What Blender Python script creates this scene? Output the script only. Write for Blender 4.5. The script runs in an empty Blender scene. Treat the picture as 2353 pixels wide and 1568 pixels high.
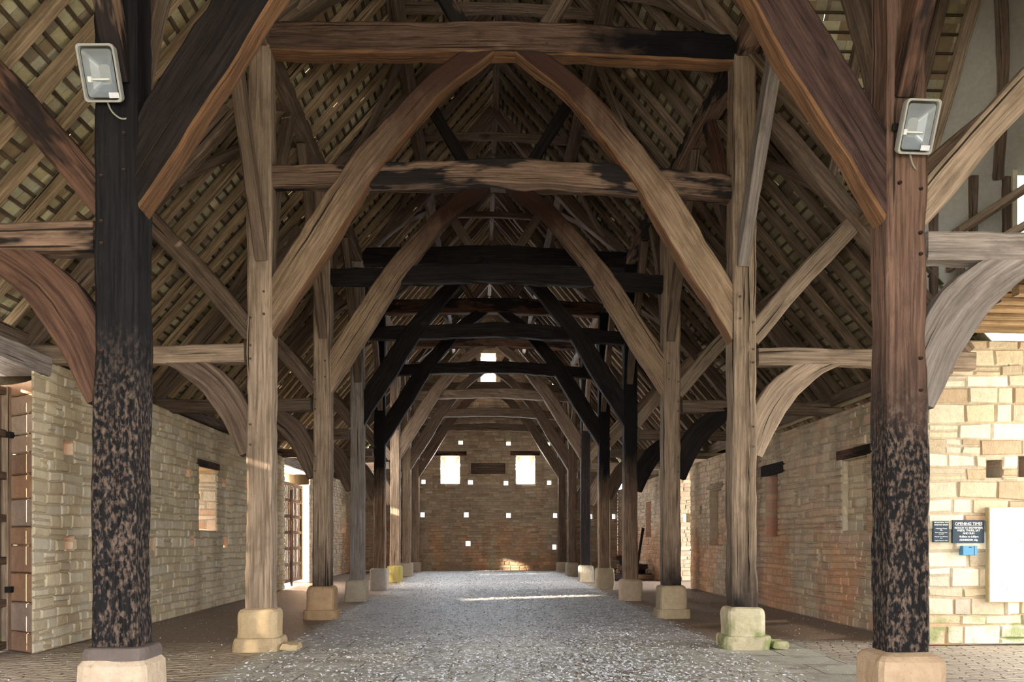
import bpy, math, random
from mathutils import Vector, noise
R = random.Random(7)
S = bpy.context.scene
C = S.collection
# ---------------------------------------------------------------- camera
cam_d = bpy.data.cameras.new('camera'); cam = bpy.data.objects.new('camera', cam_d); C.objects.link(cam)
cam.location = (-0.30, 0.0, 1.50); cam.rotation_euler = (math.pi/2, 0, -0.0355)
cam_d.sensor_width = 36; cam_d.lens = 1933/2353*36; cam_d.shift_y = (1236.9-784)/2353; cam_d.clip_end = 500
S.camera = cam
# ---------------------------------------------------------------- world, sun, exposure
W = bpy.data.worlds.new('sky'); S.world = W; W.use_nodes = True
bg = W.node_tree.nodes['Background']; bg.inputs[0].default_value = (0.86, 0.93, 1.0, 1); bg.inputs[1].default_value = 1.0
S.view_settings.view_transform = 'Standard'; S.view_settings.look = 'None'; S.view_settings.gamma = 1
S.view_settings.exposure = 3.35
S.cycles.use_denoising = True
S.cycles.max_bounces = 10; S.cycles.diffuse_bounces = 7; S.cycles.glossy_bounces = 2
S.cycles.sample_clamp_indirect = 6.0

def area(name, loc, rot, sx, sy, power, col, portal=False):
    d = bpy.data.lights.new(name, 'AREA'); d.shape = 'RECTANGLE'; d.size = sx; d.size_y = sy
    d.energy = power; d.color = col
    if portal: d.cycles.is_portal = True
    o = bpy.data.objects.new(name, d); C.objects.link(o); o.location = loc; o.rotation_euler = rot
    return o
PI = math.pi
SUN = bpy.data.lights.new('sun', 'SUN'); SUN.energy = 3.0; SUN.angle = 0.02; SUN.color = (1, 0.86, 0.66)
so = bpy.data.objects.new('sun', SUN); C.objects.link(so); so.rotation_euler = (0, math.radians(-74), math.radians(21))
# daylight standing in the doorways, the openings of the barn
area('daylight_porch', (10.1, 9.7, 2.1), (0, PI/2, 0), 4.0, 3.4, 36, (1, 0.96, 0.9))
area('daylight_left_doorway', (-7.0, 9.2, 1.9), (0, -PI/2, 0), 3.4, 2.6, 130, (1, 0.97, 0.92))
area('daylight_far_left_doorway', (-7.0, 26.8, 1.9), (0, -PI/2, 0), 3.2, 2.8, 520, (1, 0.95, 0.88))
area('daylight_far_porch', (9.4, 26.9, 2.1), (0, PI/2, 0), 3.6, 3.0, 45, (1, 0.95, 0.9))

area('fill_rear_opening', (0, -2.5, 2.4), (math.radians(62), 0, 0), 6.8, 2.4, 95, (1, 0.97, 0.93))  # added frontal fill, set in an unseen opening behind the camera
area('daylight_gable_window_left', (-1.76, 39.0, 4.6), (math.radians(-62), 0, 0), 0.8, 1.2, 55, (0.84, 0.92, 1))
area('daylight_gable_window_right', (1.69, 39.0, 4.6), (math.radians(-62), 0, 0), 0.8, 1.2, 55, (0.84, 0.92, 1))
area('daylight_gable_window_top', (-0.02, 39.0, 9.3), (math.radians(-55), 0, 0), 0.6, 1.3, 60, (0.80, 0.90, 1))

# ---------------------------------------------------------------- material helpers
class NT:
    def __init__(s, name):
        s.m = bpy.data.materials.new(name); s.m.use_nodes = True; s.t = s.m.node_tree
        s.b = s.t.nodes['Principled BSDF']; s.b.inputs['Roughness'].default_value = 0.85
        try: s.b.inputs['Specular IOR Level'].default_value = 0.12
        except Exception: pass
    def n(s, typ, **kw):
        nd = s.t.nodes.new(typ)
        for k, v in kw.items():
            if k.startswith('i_'):
                nd.inputs[k[2:].replace('_', ' ')].default_value = v
            else: setattr(nd, k, v)
        return nd
    def l(s, a, b): s.t.links.new(a, b)
    def mapping(s, src, scale, rot=(0,0,0)):
        m = s.n('ShaderNodeMapping'); m.inputs['Scale'].default_value = scale; m.inputs['Rotation'].default_value = rot
        s.l(src, m.inputs['Vector']); return m.outputs[0]
    def noise(s, vec, scale, detail=3, rough=0.55):
        nd = s.n('ShaderNodeTexNoise'); nd.inputs['Scale'].default_value = scale
        nd.inputs['Detail'].default_value = detail; nd.inputs['Roughness'].default_value = rough
        s.l(vec, nd.inputs['Vector']); return nd.outputs['Fac']
    def ramp(s, fac, *stops):
        r = s.n('ShaderNodeValToRGB'); e = r.color_ramp.elements
        while len(e) < len(stops): e.new(0.5)
        for i, (p, c) in enumerate(stops):
            e[i].position = p; e[i].color = (c, c, c, 1) if not hasattr(c, '__len__') else (*c[:3], 1)
        s.l(fac, r.inputs['Fac']); return r.outputs['Color']
    def mix(s, fac, a, b, mode='MIX'):
        m = s.n('ShaderNodeMix', data_type='RGBA', blend_type=mode)
        for inp, v in ((m.inputs[0], fac), (m.inputs[6], a), (m.inputs[7], b)):
            if hasattr(v, 'is_linked') or hasattr(v, 'links'): s.l(v, inp)
            elif hasattr(v, '__len__'): inp.default_value = (*v[:3], 1)
            else: inp.default_value = v
        return m.outputs[2]
    def math(s, op, a, b=0.0, clamp=False):
        m = s.n('ShaderNodeMath', operation=op, use_clamp=clamp)
        for inp, v in ((m.inputs[0], a), (m.inputs[1], b)):
            if hasattr(v, 'links'): s.l(v, inp)
            else: inp.default_value = v
        return m.outputs[0]
    def rng(s, v, a, b, c=0.0, d=1.0):
        m = s.n('ShaderNodeMapRange'); s.l(v, m.inputs[0])
        for i, x in enumerate((a, b, c, d)): m.inputs[i+1].default_value = x
        return m.outputs[0]
    def bump(s, h, strength, dist=0.02):
        b = s.n('ShaderNodeBump'); b.inputs['Strength'].default_value = strength; b.inputs['Distance'].default_value = dist
        s.l(h, b.inputs['Height']); s.l(b.outputs[0], s.b.inputs['Normal'])
    def col(s, c): s.l(c, s.b.inputs['Base Color'])
    def pos(s):
        g = s.n('ShaderNodeNewGeometry'); return g.outputs['Position']
    def xyz(s, v):
        x = s.n('ShaderNodeSeparateXYZ'); s.l(v, x.inputs[0]); return x.outputs

def wood(name, ca, cb, stain=None, stain_amt=0.5, zband=None, fleck=None, char=(0.012, 0.011, 0.012), xband=None):
    """ca/cb the two grain colours; stain = share of charred patches; zband = (z full, z none) extra charring by height;
    fleck = (zlo, zhi) pale flecks showing through the char"""
    k = NT(name); at = k.n('ShaderNodeAttribute', attribute_name='grain'); g = at.outputs['Vector']
    oi = k.n('ShaderNodeObjectInfo')
    n1 = k.noise(k.mapping(g, (1.4, 34, 34)), 1.0, 5, 0.65)
    nm = k.noise(k.mapping(g, (2.6, 6.5, 6.5)), 1.0, 5, 0.7)
    n2 = k.noise(k.mapping(g, (0.5, 2.2, 2.2)), 1.0, 3)
    n3 = k.noise(k.mapping(g, (0.4, 24, 24)), 1.0, 2)
    base = k.mix(k.rng(n1, 0.36, 0.64), tuple(1.18*x for x in ca), tuple(0.72*x for x in cb))
    base = k.mix(k.rng(nm, 0.5, 0.68, 0, 0.6), base, tuple(0.55*x for x in cb))
    base = k.mix(k.rng(n2, 0.35, 0.7, 0, 0.55), base, tuple(0.45*x for x in ca))
    crack = k.rng(n3, 0.66, 0.70)
    base = k.mix(crack, base, (0.03, 0.022, 0.016))
    base = k.mix(0.55, base, k.mix(1.0, base, k.ramp(oi.outputs['Random'], (0, 0.72), (1, 1.28)), 'MULTIPLY'))
    if stain:
        sp = k.noise(k.mapping(g, (0.55, 2.0, 2.0)), 1.3, 4, 0.6)
        m = k.rng(sp, 1.0-stain-0.03, 1.0-stain+0.03)
        m = k.math('MULTIPLY', m, stain_amt*1.0, True)
        base = k.mix(m, base, char)
    if xband:
        x = k.xyz(k.pos())[0]; jit = k.noise(k.mapping(k.pos(), (1.2, 3, 3)), 1.6, 4, 0.6)
        xx = k.math('ADD', x, k.math('MULTIPLY', k.math('SUBTRACT', jit, 0.5), 3.0))
        base = k.mix(k.rng(xx, xband[0], xband[1]), base, (0.009, 0.008, 0.009))
    if zband:
        z = k.xyz(k.pos())[2]
        jit = k.noise(k.mapping(k.pos(), (3, 3, 1.1)), 1.6, 4, 0.6)
        zz = k.math('ADD', z, k.math('MULTIPLY', k.math('SUBTRACT', jit, 0.5), 1.6))
        m = k.rng(zz, zband[1], zband[0])
        base = k.mix(m, base, char)
    if fleck:
        z = k.xyz(k.pos())[2]
        fl = k.noise(k.mapping(k.pos(), (32, 32, 17)), 1.0, 4, 0.6)
        m = k.rng(fl, 0.47, 0.66)
        up = k.rng(z, fleck[0], fleck[1], 1, 0)
        base = k.mix(k.math('MULTIPLY', k.math('MULTIPLY', m, up), 0.8), base, (0.19, 0.135, 0.105))
    k.col(base)
    k.bump(k.math('ADD', k.math('ADD', n1, nm), k.math('MULTIPLY', crack, -1.0)), 0.8, 0.016)
    return k.m

OAK = wood('pale_oak', (0.40, 0.30, 0.22), (0.26, 0.19, 0.135))
OAK2 = wood('weathered_oak', (0.205, 0.147, 0.108), (0.12, 0.085, 0.063), 0.30, 0.6)
GREY = wood('grey_oak', (0.36, 0.31, 0.28), (0.23, 0.19, 0.165), 0.27, 0.5)
BROWN = wood('brown_oak', (0.125, 0.068, 0.046), (0.07, 0.038, 0.028), 0.46, 0.85)
CHAR = wood('charred_oak', (0.03, 0.022, 0.02), (0.012, 0.011, 0.012), 0.4, 0.9)
MOT = wood('part_charred_oak', (0.26, 0.17, 0.12), (0.15, 0.095, 0.065), 0.47, 0.95)
POST1L = wood('near_left_post_wood', (0.022, 0.02, 0.022), (0.012, 0.012, 0.014), 0.35, 0.8, None, (2.5, 3.3))
POST1R = wood('near_right_post_wood', (0.195, 0.118, 0.088), (0.11, 0.065, 0.049), 0.33, 0.9, (2.3, 3.3), (2.3, 2.9))
FOOTCHAR = wood('foot_charred_oak', (0.36, 0.265, 0.19), (0.22, 0.16, 0.11), 0.26, 0.7, (0.4, 1.5))
TOPCHAR = wood('head_charred_oak', (0.31, 0.21, 0.14), (0.19, 0.125, 0.08), 0.26, 0.8, (7.9, 6.9))
MIDCHAR = wood('upper_charred_oak', (0.30, 0.2, 0.14), (0.18, 0.12, 0.08), 0.2, 0.6, (3.6, 2.4))
ARCHTOP = wood('arch_oak_dark_head', (0.36, 0.25, 0.165), (0.23, 0.155, 0.10), 0.22, 0.4, (7.6, 5.6), None, (0.06, 0.03, 0.022))
ARC1R = wood('purple_brown_charred_oak', (0.085, 0.05, 0.042), (0.045, 0.028, 0.026), 0.42, 0.85)
TIERC = wood('dark_tie_oak', (0.15, 0.095, 0.068), (0.075, 0.047, 0.035), 0.32, 0.6, xband=(0.9, 1.9))
ORANGE = wood('underlit_orange_oak', (0.21, 0.11, 0.056), (0.12, 0.064, 0.036), 0.3, 0.6)  # warm light on the timber undersides, put into the wood colour
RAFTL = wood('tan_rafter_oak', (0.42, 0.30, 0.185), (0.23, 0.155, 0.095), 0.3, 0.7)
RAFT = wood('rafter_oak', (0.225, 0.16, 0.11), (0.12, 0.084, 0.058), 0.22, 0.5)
LATH = wood('lath_oak', (0.13, 0.09, 0.06), (0.075, 0.052, 0.036))
PLANK = wood('door_plank_wood', (0.26, 0.19, 0.14), (0.15, 0.11, 0.085))
FRESH = wood('floor_plank_wood', (0.5, 0.33, 0.18), (0.34, 0.21, 0.11))

def stone(name, warm=0.0, mossy=False, scale=1.0, grey=0.0):
    k = NT(name); at = k.n('ShaderNodeAttribute', attribute_name='tint'); p = k.pos()
    n1 = k.noise(p, 9*scale, 5, 0.65); n2 = k.noise(p, 1.1, 3); n3 = k.noise(p, 38*scale, 3)
    c = k.mix(k.rng(n1, 0.25, 0.75, 0, 0.55), at.outputs['Color'], k.mix(1.0, at.outputs['Color'], (0.6, 0.52, 0.42), 'MULTIPLY'))
    c = k.mix(k.rng(n3, 0.6, 0.75, 0, 0.35), c, (0.16, 0.115, 0.08))
    if warm:  # bounced sunlight painted low in orange, mixed with fire-reddened stone
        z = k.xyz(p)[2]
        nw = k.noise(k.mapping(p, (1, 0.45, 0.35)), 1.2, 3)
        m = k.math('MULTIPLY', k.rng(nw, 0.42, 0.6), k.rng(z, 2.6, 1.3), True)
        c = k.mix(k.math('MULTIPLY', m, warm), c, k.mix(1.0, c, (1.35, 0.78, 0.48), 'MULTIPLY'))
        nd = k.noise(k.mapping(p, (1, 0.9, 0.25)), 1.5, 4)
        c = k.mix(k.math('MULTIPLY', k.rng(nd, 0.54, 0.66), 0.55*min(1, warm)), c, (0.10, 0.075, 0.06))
    if grey:
        c = k.mix(grey, c, k.mix(1.0, c, (0.62, 0.54, 0.48), 'MULTIPLY'))
    if mossy:
        z = k.xyz(p)[2]
        m = k.math('MULTIPLY', k.rng(k.noise(p, 3.2, 4), 0.46, 0.62), k.rng(z, 0.62, 0.22), True)
        c = k.mix(k.math('MULTIPLY', m, 0.75), c, (0.16, 0.22, 0.055))
    k.col(c)
    k.bump(k.math('ADD', n1, k.math('MULTIPLY', n3, 0.5)), 0.7, 0.02)
    return k.m
ST = stone('limestone'); STW = stone('glow_reddened_limestone', 0.5); STP = stone('porch_limestone', 0.0, True)
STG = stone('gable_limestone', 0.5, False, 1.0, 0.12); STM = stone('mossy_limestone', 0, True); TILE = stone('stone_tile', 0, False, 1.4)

def plain(name, c, rough=0.8, metal=0.0, bumpy=0.0):
    k = NT(name); n = k.noise(k.pos(), 14, 4)
    k.col(k.mix(k.rng(n, 0.3, 0.7, 0, 0.35), c, tuple(0.6*x for x in c)))
    k.b.inputs['Roughness'].default_value = rough; k.b.inputs['Metallic'].default_value = metal
    if bumpy: k.bump(n, bumpy, 0.01)
    return k.m
IRON = plain('black_iron', (0.03, 0.028, 0.027), 0.6, 0.5)
PLASTER = plain('grey_plaster', (0.50, 0.48, 0.43), 0.95, 0, 0.5)
LIMEWASH = plain('limewash', (0.86, 0.78, 0.6), 0.95, 0, 0.3)
SLATE = plain('sign_slate', (0.045, 0.065, 0.09), 0.5)
BLUE = plain('blue_paint', (0.12, 0.32, 0.52), 0.5)
WHITE = plain('white_paint', (0.8, 0.8, 0.78), 0.5)
BOARD = plain('display_board_face', (0.62, 0.615, 0.6), 0.45)
BOARDE = plain('display_board_edge', (0.55, 0.45, 0.26), 0.6)
LGREY = plain('lamp_frame_grey', (0.42, 0.42, 0.40), 0.4, 0.3)
REFL = plain('lamp_reflector', (0.42, 0.46, 0.50), 0.38, 0.6)
CABLE = plain('grey_cable', (0.28, 0.27, 0.22), 0.6)
STICK = plain('paper_sticker', (0.72, 0.74, 0.8), 0.6)
FAINT = plain('faint_print', (0.40, 0.40, 0.385), 0.5)
GRASS = plain('grass_blade', (0.16, 0.30, 0.05), 0.8)
SILV = plain('white_flake', (0.86, 0.87, 0.92), 0.8)
GLASS = NT('lamp_glass').m
_g = GLASS.node_tree; _b = _g.nodes['Principled BSDF']; _b.inputs['Roughness'].default_value = 0.05
_b.inputs['Base Color'].default_value = (0.9, 0.95, 1, 1); _b.inputs['Transmission Weight'].default_value = 0.95; _b.inputs['IOR'].default_value = 1.2

# ---------------------------------------------------------------- object helpers
def mesh_obj(name, verts, faces, mat, parent=None, tint=None, grain=None, smooth=False, mats=None, fmat=None):
    me = bpy.data.meshes.new(name); me.from_pydata(verts, [], faces)
    if tint is not None:
        a = me.attributes.new('tint', 'FLOAT_COLOR', 'POINT'); a.data.foreach_set('color', [x for t in tint for x in (t[0], t[1], t[2], 1.0)])
    if grain is not None:
        a = me.attributes.new('grain', 'FLOAT_VECTOR', 'POINT'); a.data.foreach_set('vector', [x for t in grain for x in t])
    for m in (mats or [mat]): me.materials.append(m)
    if fmat: me.polygons.foreach_set('material_index', fmat)
    if smooth: me.polygons.foreach_set('use_smooth', [True]*len(faces))
    me.update()
    o = bpy.data.objects.new(name, me); C.objects.link(o)
    if parent: o.parent = parent
    return o
def tag(o, label, cat, group=None, kind=None):
    if label: o['label'] = label
    if cat: o['category'] = cat
    if group: o['group'] = group
    if kind: o['kind'] = kind
    return o
def struct(o): o['kind'] = 'structure'; return o
def empty(name, loc, label, cat, group=None):
    o = bpy.data.objects.new(name, None); C.objects.link(o); o.location = loc; o.empty_display_size = 0.1
    return tag(o, label, cat, group)

def catmull(pts, step):
    P = [Vector(p) for p in pts]; out = []
    if len(P) == 2:
        n = max(1, int((P[1]-P[0]).length/step)); return [P[0].lerp(P[1], i/n) for i in range(n+1)]
    Q = [2*P[0]-P[1]] + P + [2*P[-1]-P[-2]]
    for i in range(1, len(Q)-2):
        a, b, c, d = Q[i-1:i+3]; n = max(1, int((c-b).length/step))
        for j in range(n):
            t = j/n
            out.append(0.5*((2*b)+(c-a)*t+(2*a-5*b+4*c-d)*t*t+(3*b-3*c+d-a)*t**3))
    out.append(P[-1]); return out

def beam_geo(pts, wid, thk, axis, step=0.16, rough=0.012, cham=0.16):
    """squared timber: thk measured along axis, wid across it; both may be numbers or lists along the path"""
    L = catmull(pts, step); ax = Vector(axis).normalized(); V = []; F = []; G = []
    n = len(L); s = 0.0; off = R.uniform(0, 50)
    val = lambda q, t: q if not hasattr(q, '__len__') else q[min(int(t*(len(q)-1)), len(q)-2)]*(1-(t*(len(q)-1)-min(int(t*(len(q)-1)), len(q)-2))) + q[min(int(t*(len(q)-1)), len(q)-2)+1]*(t*(len(q)-1)-min(int(t*(len(q)-1)), len(q)-2))
    for i, p in enumerate(L):
        tg = (L[min(i+1, n-1)]-L[max(i-1, 0)]).normalized()
        nx = tg.cross(ax).normalized(); az = nx.cross(tg).normalized()
        if i: s += (p-L[i-1]).length
        t = i/(n-1); w = val(wid, t)/2; h = val(thk, t)/2; c = cham*min(w, h)
        ring = [(-w, -h+c), (-w, -h*0.35), (-w, h*0.35), (-w, h-c), (-w+c, h), (-w*0.3, h), (w*0.3, h), (w-c, h), (w, h-c), (w, h*0.35), (w, -h*0.35), (w, -h+c), (w-c, -h), (w*0.3, -h), (-w*0.3, -h), (-w+c, -h)]
        for a, b in ring:
            q = p+nx*a+az*b
            d = noise.noise(q*1.7+Vector((off, 0, 0)))*rough*1.2+noise.noise(q*6+Vector((0, off, 0)))*rough*0.9
            rad = (nx*a+az*b); rad.normalize()
            q = q+rad*d
            V.append(q[:]); G.append((s+off, a+off, b))
        if i:
            o0 = (i-1)*16; o1 = i*16
            for j in range(16):
                k = (j+1) % 16; F.append((o0+j, o0+k, o1+k, o1+j))
    F.append(tuple(range(15, -1, -1))); F.append(tuple(range((n-1)*16, n*16)))
    return V, F, G
def beam(name, pts, wid, thk, axis, mat, label=None, cat='beam', group=None, parent=None, under=None, **kw):
    V, F, G = beam_geo(pts, wid, thk, axis, **kw)
    fm = None
    if under:      # another face of the timber, on one side only: (material, side)
        q = (0, 1, 2, 15) if under[1] < 0 else (7, 8, 9, 10, 11)
        fm = [1 if (i % 16) in q and i < len(F)-2 else 0 for i in range(len(F))]
    o = mesh_obj(name, V, F, mat, parent, grain=G, mats=[mat, under[0]] if under else None, fmat=fm)
    # sensible origin: the beam's first point
    if parent is None:
        org = Vector(pts[0]); o.data.transform(__import__('mathutils').Matrix.Translation(-org)); o.location = org
        tag(o, label, cat, group)
    return o

def box_geo(x0, x1, y0, y1, z0, z1, bev=0.0, jit=0.0):
    b = bev
    def loop(z, i): return [(x0+i, y0+i, z), (x1-i, y0+i, z), (x1-i, y1-i, z), (x0+i, y1-i, z)]
    L = loop(z0, b)+loop(z0+b, 0)+loop(z1-b, 0)+loop(z1, b) if b else loop(z0, 0)+loop(z1, 0)
    if jit: L = [(x+R.uniform(-jit, jit), y+R.uniform(-jit, jit), z+R.uniform(-jit, jit)) for x, y, z in L]
    F = [(3, 2, 1, 0)]; n = len(L)//4
    for r in range(n-1):
        for j in range(4):
            k = (j+1) % 4; F.append((r*4+j, r*4+k, r*4+4+k, r*4+4+j))
    F.append(tuple(range(n*4-4, n*4)))
    return L, F
class MB:
    def __init__(s): s.V = []; s.F = []; s.T = []; s.G = []; s.M = []
    def add(s, V, F, tint=None, G=None, m=0):
        o = len(s.V); s.V += [tuple(v) for v in V]; s.F += [tuple(i+o for i in f) for f in F]; s.M += [m]*len(F)
        s.T += [tint or (0.5, 0.42, 0.3)]*len(V); s.G += (G or [(v[0]+v[1]*0.3, v[1], v[2]) for v in V])
        return s
    def box(s, x0, x1, y0, y1, z0, z1, bev=0.0, jit=0.0, tint=None, m=0, along='x'):
        V, F = box_geo(x0, x1, y0, y1, z0, z1, bev, jit); r = R.uniform(0, 40)
        idx = {'x': (0, 1, 2), 'y': (1, 0, 2), 'z': (2, 0, 1)}[along]
        return s.add(V, F, tint, [(v[idx[0]]+r, v[idx[1]]+r, v[idx[2]]) for v in V], m)
    def build(s, name, mat, parent=None, mats=None, smooth=False):
        return mesh_obj(name, s.V, s.F, mat, parent, tint=s.T, grain=s.G, mats=mats, fmat=s.M if mats else None, smooth=smooth)
def rebase(o, org):
    from mathutils import Matrix
    o.data.transform(Matrix.Translation(-Vector(org))); o.location = org; return o

# ---------------------------------------------------------------- stone walling
PAL = [(0.60, 0.50, 0.34), (0.66, 0.56, 0.40), (0.52, 0.43, 0.30), (0.56, 0.47, 0.35), (0.70, 0.62, 0.47), (0.50, 0.38, 0.25), (0.58, 0.52, 0.42)]
PALY = [(0.68, 0.59, 0.42), (0.71, 0.62, 0.45), (0.64, 0.55, 0.39), (0.67, 0.60, 0.47), (0.62, 0.52, 0.37), (0.72, 0.65, 0.51)]
PALR = [(0.56, 0.44, 0.32), (0.60, 0.48, 0.35), (0.54, 0.45, 0.34), (0.58, 0.43, 0.32), (0.62, 0.53, 0.40), (0.50, 0.41, 0.31)]
PALG = [(0.44, 0.36, 0.27), (0.50, 0.41, 0.30), (0.40, 0.31, 0.23), (0.52, 0.37, 0.27), (0.47, 0.40, 0.31), (0.56, 0.46, 0.34)]
PINK = [(0.62, 0.36, 0.27), (0.66, 0.42, 0.33), (0.58, 0.38, 0.30)]
MORT = (0.50, 0.43, 0.32)
def stones(mb, P, u0, u1, z0, z1, holes, pal, hr=(0.10, 0.19), lr=(0.16, 0.42), clip=None, gap=0.007, raise_=(0.004, 0.026)):
    """coursed rubble: P(u, z, d) -> point, d < 0 stands proud of the wall"""
    z = z0
    while z < z1-0.03:
        h = min(R.uniform(*hr), z1-z)
        if z1-(z+h) < 0.05: h = z1-z
        a0, a1 = u0, u1
        if clip: a0, a1 = max(u0, clip(z+h)[0]), min(u1, clip(z+h)[1])
        iv = [(a0, a1)]
        for hu0, hu1, hz0, hz1 in holes:
            if min(z+h, hz1)-max(z, hz0) > 0.3*h:
                nv = []
                for a, b in iv:
                    if hu1 <= a or hu0 >= b: nv.append((a, b)); continue
                    if hu0 > a: nv.append((a, hu0))
                    if hu1 < b: nv.append((hu1, b))
                iv = nv
        for a, b in iv:
            if b-a < 0.03: continue
            u = a
            while u < b-0.02:
                l = R.uniform(*lr)*(1.5 if R.random() < 0.12 else 1)
                if b-(u+l) < 0.1: l = b-u
                zz0 = z; zz1 = z+h
                for hu0, hu1, hz0, hz1 in holes:     # trim against a hole that bites a little into the course
                    if u < hu1 and u+l > hu0:
                        if hz0 < zz1 <= hz1 and hz0 > zz0: zz1 = hz0
                        if hz0 <= zz0 < hz1 and hz1 < zz1: zz0 = hz1
                parts = [(zz0, zz1)]
                if zz1-zz0 > 0.125 and R.random() < 0.16:
                    zm = zz0+(zz1-zz0)*R.uniform(0.35, 0.65); parts = [(zz0, zm), (zm, zz1)]
                for zz0, zz1 in parts:
                    if zz1-zz0 <= 0.02: continue
                    t = R.choice(pal); f = R.uniform(0.86, 1.1); t = tuple(min(1, x*f) for x in t)
                    r = R.uniform(*raise_); j = lambda: R.uniform(-0.008, 0.008)
                    g = gap; bb = 0.012+R.uniform(0, 0.008)
                    o = [(u+g, zz0+g), (u+l-g, zz0+g), (u+l-g, zz1-g), (u+g, zz1-g)]
                    o = [(x+j()*0.5, y+j()*0.5) for x, y in o]
                    cu = (u+u+l)/2; cz = (zz0+zz1)/2
                    ii = [(x+(bb if x < cu else -bb)+j(), y+(bb if y < cz else -bb)+j()) for x, y in o]
                    def wv(x, y):
                        e = min(1, (y-z0)*4, (z1-y)*4)
                        return x+0.012*noise.noise(Vector((x*5, y*6, 2.0))), y+max(0, e)*(0.035*noise.noise(Vector((x*0.9, y*2.2, z0)))+0.022*noise.noise(Vector((x*3.1, y*4, 5.0))))
                    o = [wv(*q) for q in o]; ii = [wv(*q) for q in ii]
                    V = [P(x, y, 0.012) for x, y in o]+[P(x, y, -r+R.uniform(-0.004, 0.004)) for x, y in ii]
                    mb.add(V, [(0, 1, 5, 4), (1, 2, 6, 5), (2, 3, 7, 6), (3, 0, 4, 7), (4, 5, 6, 7)], t)
                u += l
        z += h
def wall(name, P, u0, u1, z0, z1, holes, pal, mat, thick=0.75, clip=None, caps=(True, True), **kw):
    """holes: (u0,u1,z0,z1, depth or None, shrink, jamb palette)"""
    mb = MB(); H = [h[:4] for h in holes]
    stones(mb, P, u0, u1, z0, z1, H, pal, clip=clip, **kw)
    us = sorted({u0, u1, *[x for h in H for x in h[:2]]}); zs = sorted({z0, z1, *[x for h in H for x in h[2:4]]})
    if clip:
        zs = sorted(set(zs) | {z0+(z1-z0)*i/60 for i in range(61)})
    for i in range(len(us)-1):
        for j in range(len(zs)-1):
            a, b, c, d = us[i], us[i+1], zs[j], zs[j+1]
            cu, cz = (a+b)/2, (c+d)/2
            if any(h[0] < cu < h[1] and h[2] < cz < h[3] for h in H): continue
            if clip:
                lo, hi = clip(cz); a = max(a, lo); b = min(b, hi)
                if b <= a: continue
            mb.add([P(a, c, 0.012), P(b, c, 0.012), P(b, d, 0.012), P(a, d, 0.012)], [(0, 1, 2, 3)], MORT)
            mb.add([P(a, c, thick), P(b, c, thick), P(b, d, thick), P(a, d, thick)], [(3, 2, 1, 0)], MORT)
    lo, hi = (u0, u1)
    if not clip: mb.add([P(u0, z1, 0), P(u1, z1, 0), P(u1, z1, thick), P(u0, z1, thick)], [(0, 1, 2, 3)], MORT)
    for e, on in ((u0, caps[0]), (u1, caps[1])):
        if not clip and on: mb.add([P(e, z0, 0), P(e, z1, 0), P(e, z1, thick), P(e, z0, thick)], [(0, 1, 2, 3)], MORT)
    for h in holes:
        a, b, c, d, dep, sh, jp = h
        dd = thick if dep is None else dep; jp = jp or pal
        ia, ib, ic, id_ = a+sh, b-sh, c+sh*0.3, d-sh*0.2
        for q, side in (((a, ia), 0), ((b, ib), 1)):
            def PJ(u, z, e, q=q):     # u runs into the wall, z up, e proud of the jamb
                t = u/dd; x = q[0]*(1-t)+q[1]*t
                return P(x + (-e if q[0] == a else e)*-1*0 + ((-1 if q[0] == a else 1)*e), z, u)
            zc0, zc1 = (c, d)
            mb.add([P(q[0], c, 0), P(q[0], d, 0), P(q[1], id_, dd), P(q[1], ic, dd)], [(0, 1, 2, 3)], MORT)
            stones(mb, PJ, 0, dd, c, d, [], jp, hr=(0.14, 0.26), lr=(0.2, 0.5), raise_=(0.001, 0.006))
        mb.add([P(a, c, 0), P(b, c, 0), P(ib, ic, dd), P(ia, ic, dd)], [(0, 1, 2, 3)], jp[0])
        mb.add([P(a, d, 0), P(b, d, 0), P(ib, id_, dd), P(ia, id_, dd)], [(3, 2, 1, 0)], jp[0])
        if dep is not None:
            Pb = lambda u, z, e: P(u, z, dd+e)
            mb.add([Pb(a, c, 0.012), Pb(b, c, 0.012), Pb(b, d, 0.012), Pb(a, d, 0.012)], [(0, 1, 2, 3)], MORT)
            stones(mb, Pb, a, b, c, d, [], jp, raise_=(0.002, 0.012))
    return struct(mb.build(name, mat))

LX, RX, EY = -6.10, 5.95, 38.6
YK = [7.15+4.39*k for k in range(8)]
# left wall -----------------------------------------------------------
PL = lambda u, z, d: (LX-d, u, z)
LIT_PEACH = [(0.74, 0.52, 0.36), (0.78, 0.60, 0.44), (0.70, 0.46, 0.31), (0.76, 0.64, 0.50)]  # outside light on the jambs painted into pinkish burnt stone
hl = [(11.88, 12.18, 2.66, 2.86, None, 0.04, LIT_PEACH), (11.90, 12.19, 1.32, 1.53, None, 0.04, LIT_PEACH),
      (14.94, 15.16, 1.26, 1.51, None, 0.04, LIT_PEACH), (16.69, 17.0, 2.70, 2.88, None, 0.04, LIT_PEACH), (16.91, 17.17, 1.32, 1.56, None, 0.04, LIT_PEACH),
      (17.45, 18.61, 1.66, 2.98, None, 0.30, LIT_PEACH), (18.97, 19.3, 2.64, 2.84, None, 0.05, LIT_PEACH), (19.08, 19.4, 1.28, 1.54, None, 0.05, LIT_PEACH),
      (20.8, 21.1, 2.7, 2.9, None, 0.05, LIT_PEACH), (20.88, 21.18, 1.26, 1.5, None, 0.05, LIT_PEACH), (31.0, 31.9, 1.70, 2.95, None, 0.3, PALR),
      (34.9, 36.1, 1.72, 2.96, None, 0.42, PALR)]
wall('wall_left_near', PL, -1.8, 7.75, 0, 3.85, [(2.2, 3.3, 1.5, 2.9, None, 0.4, None)], PALY, ST)
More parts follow.
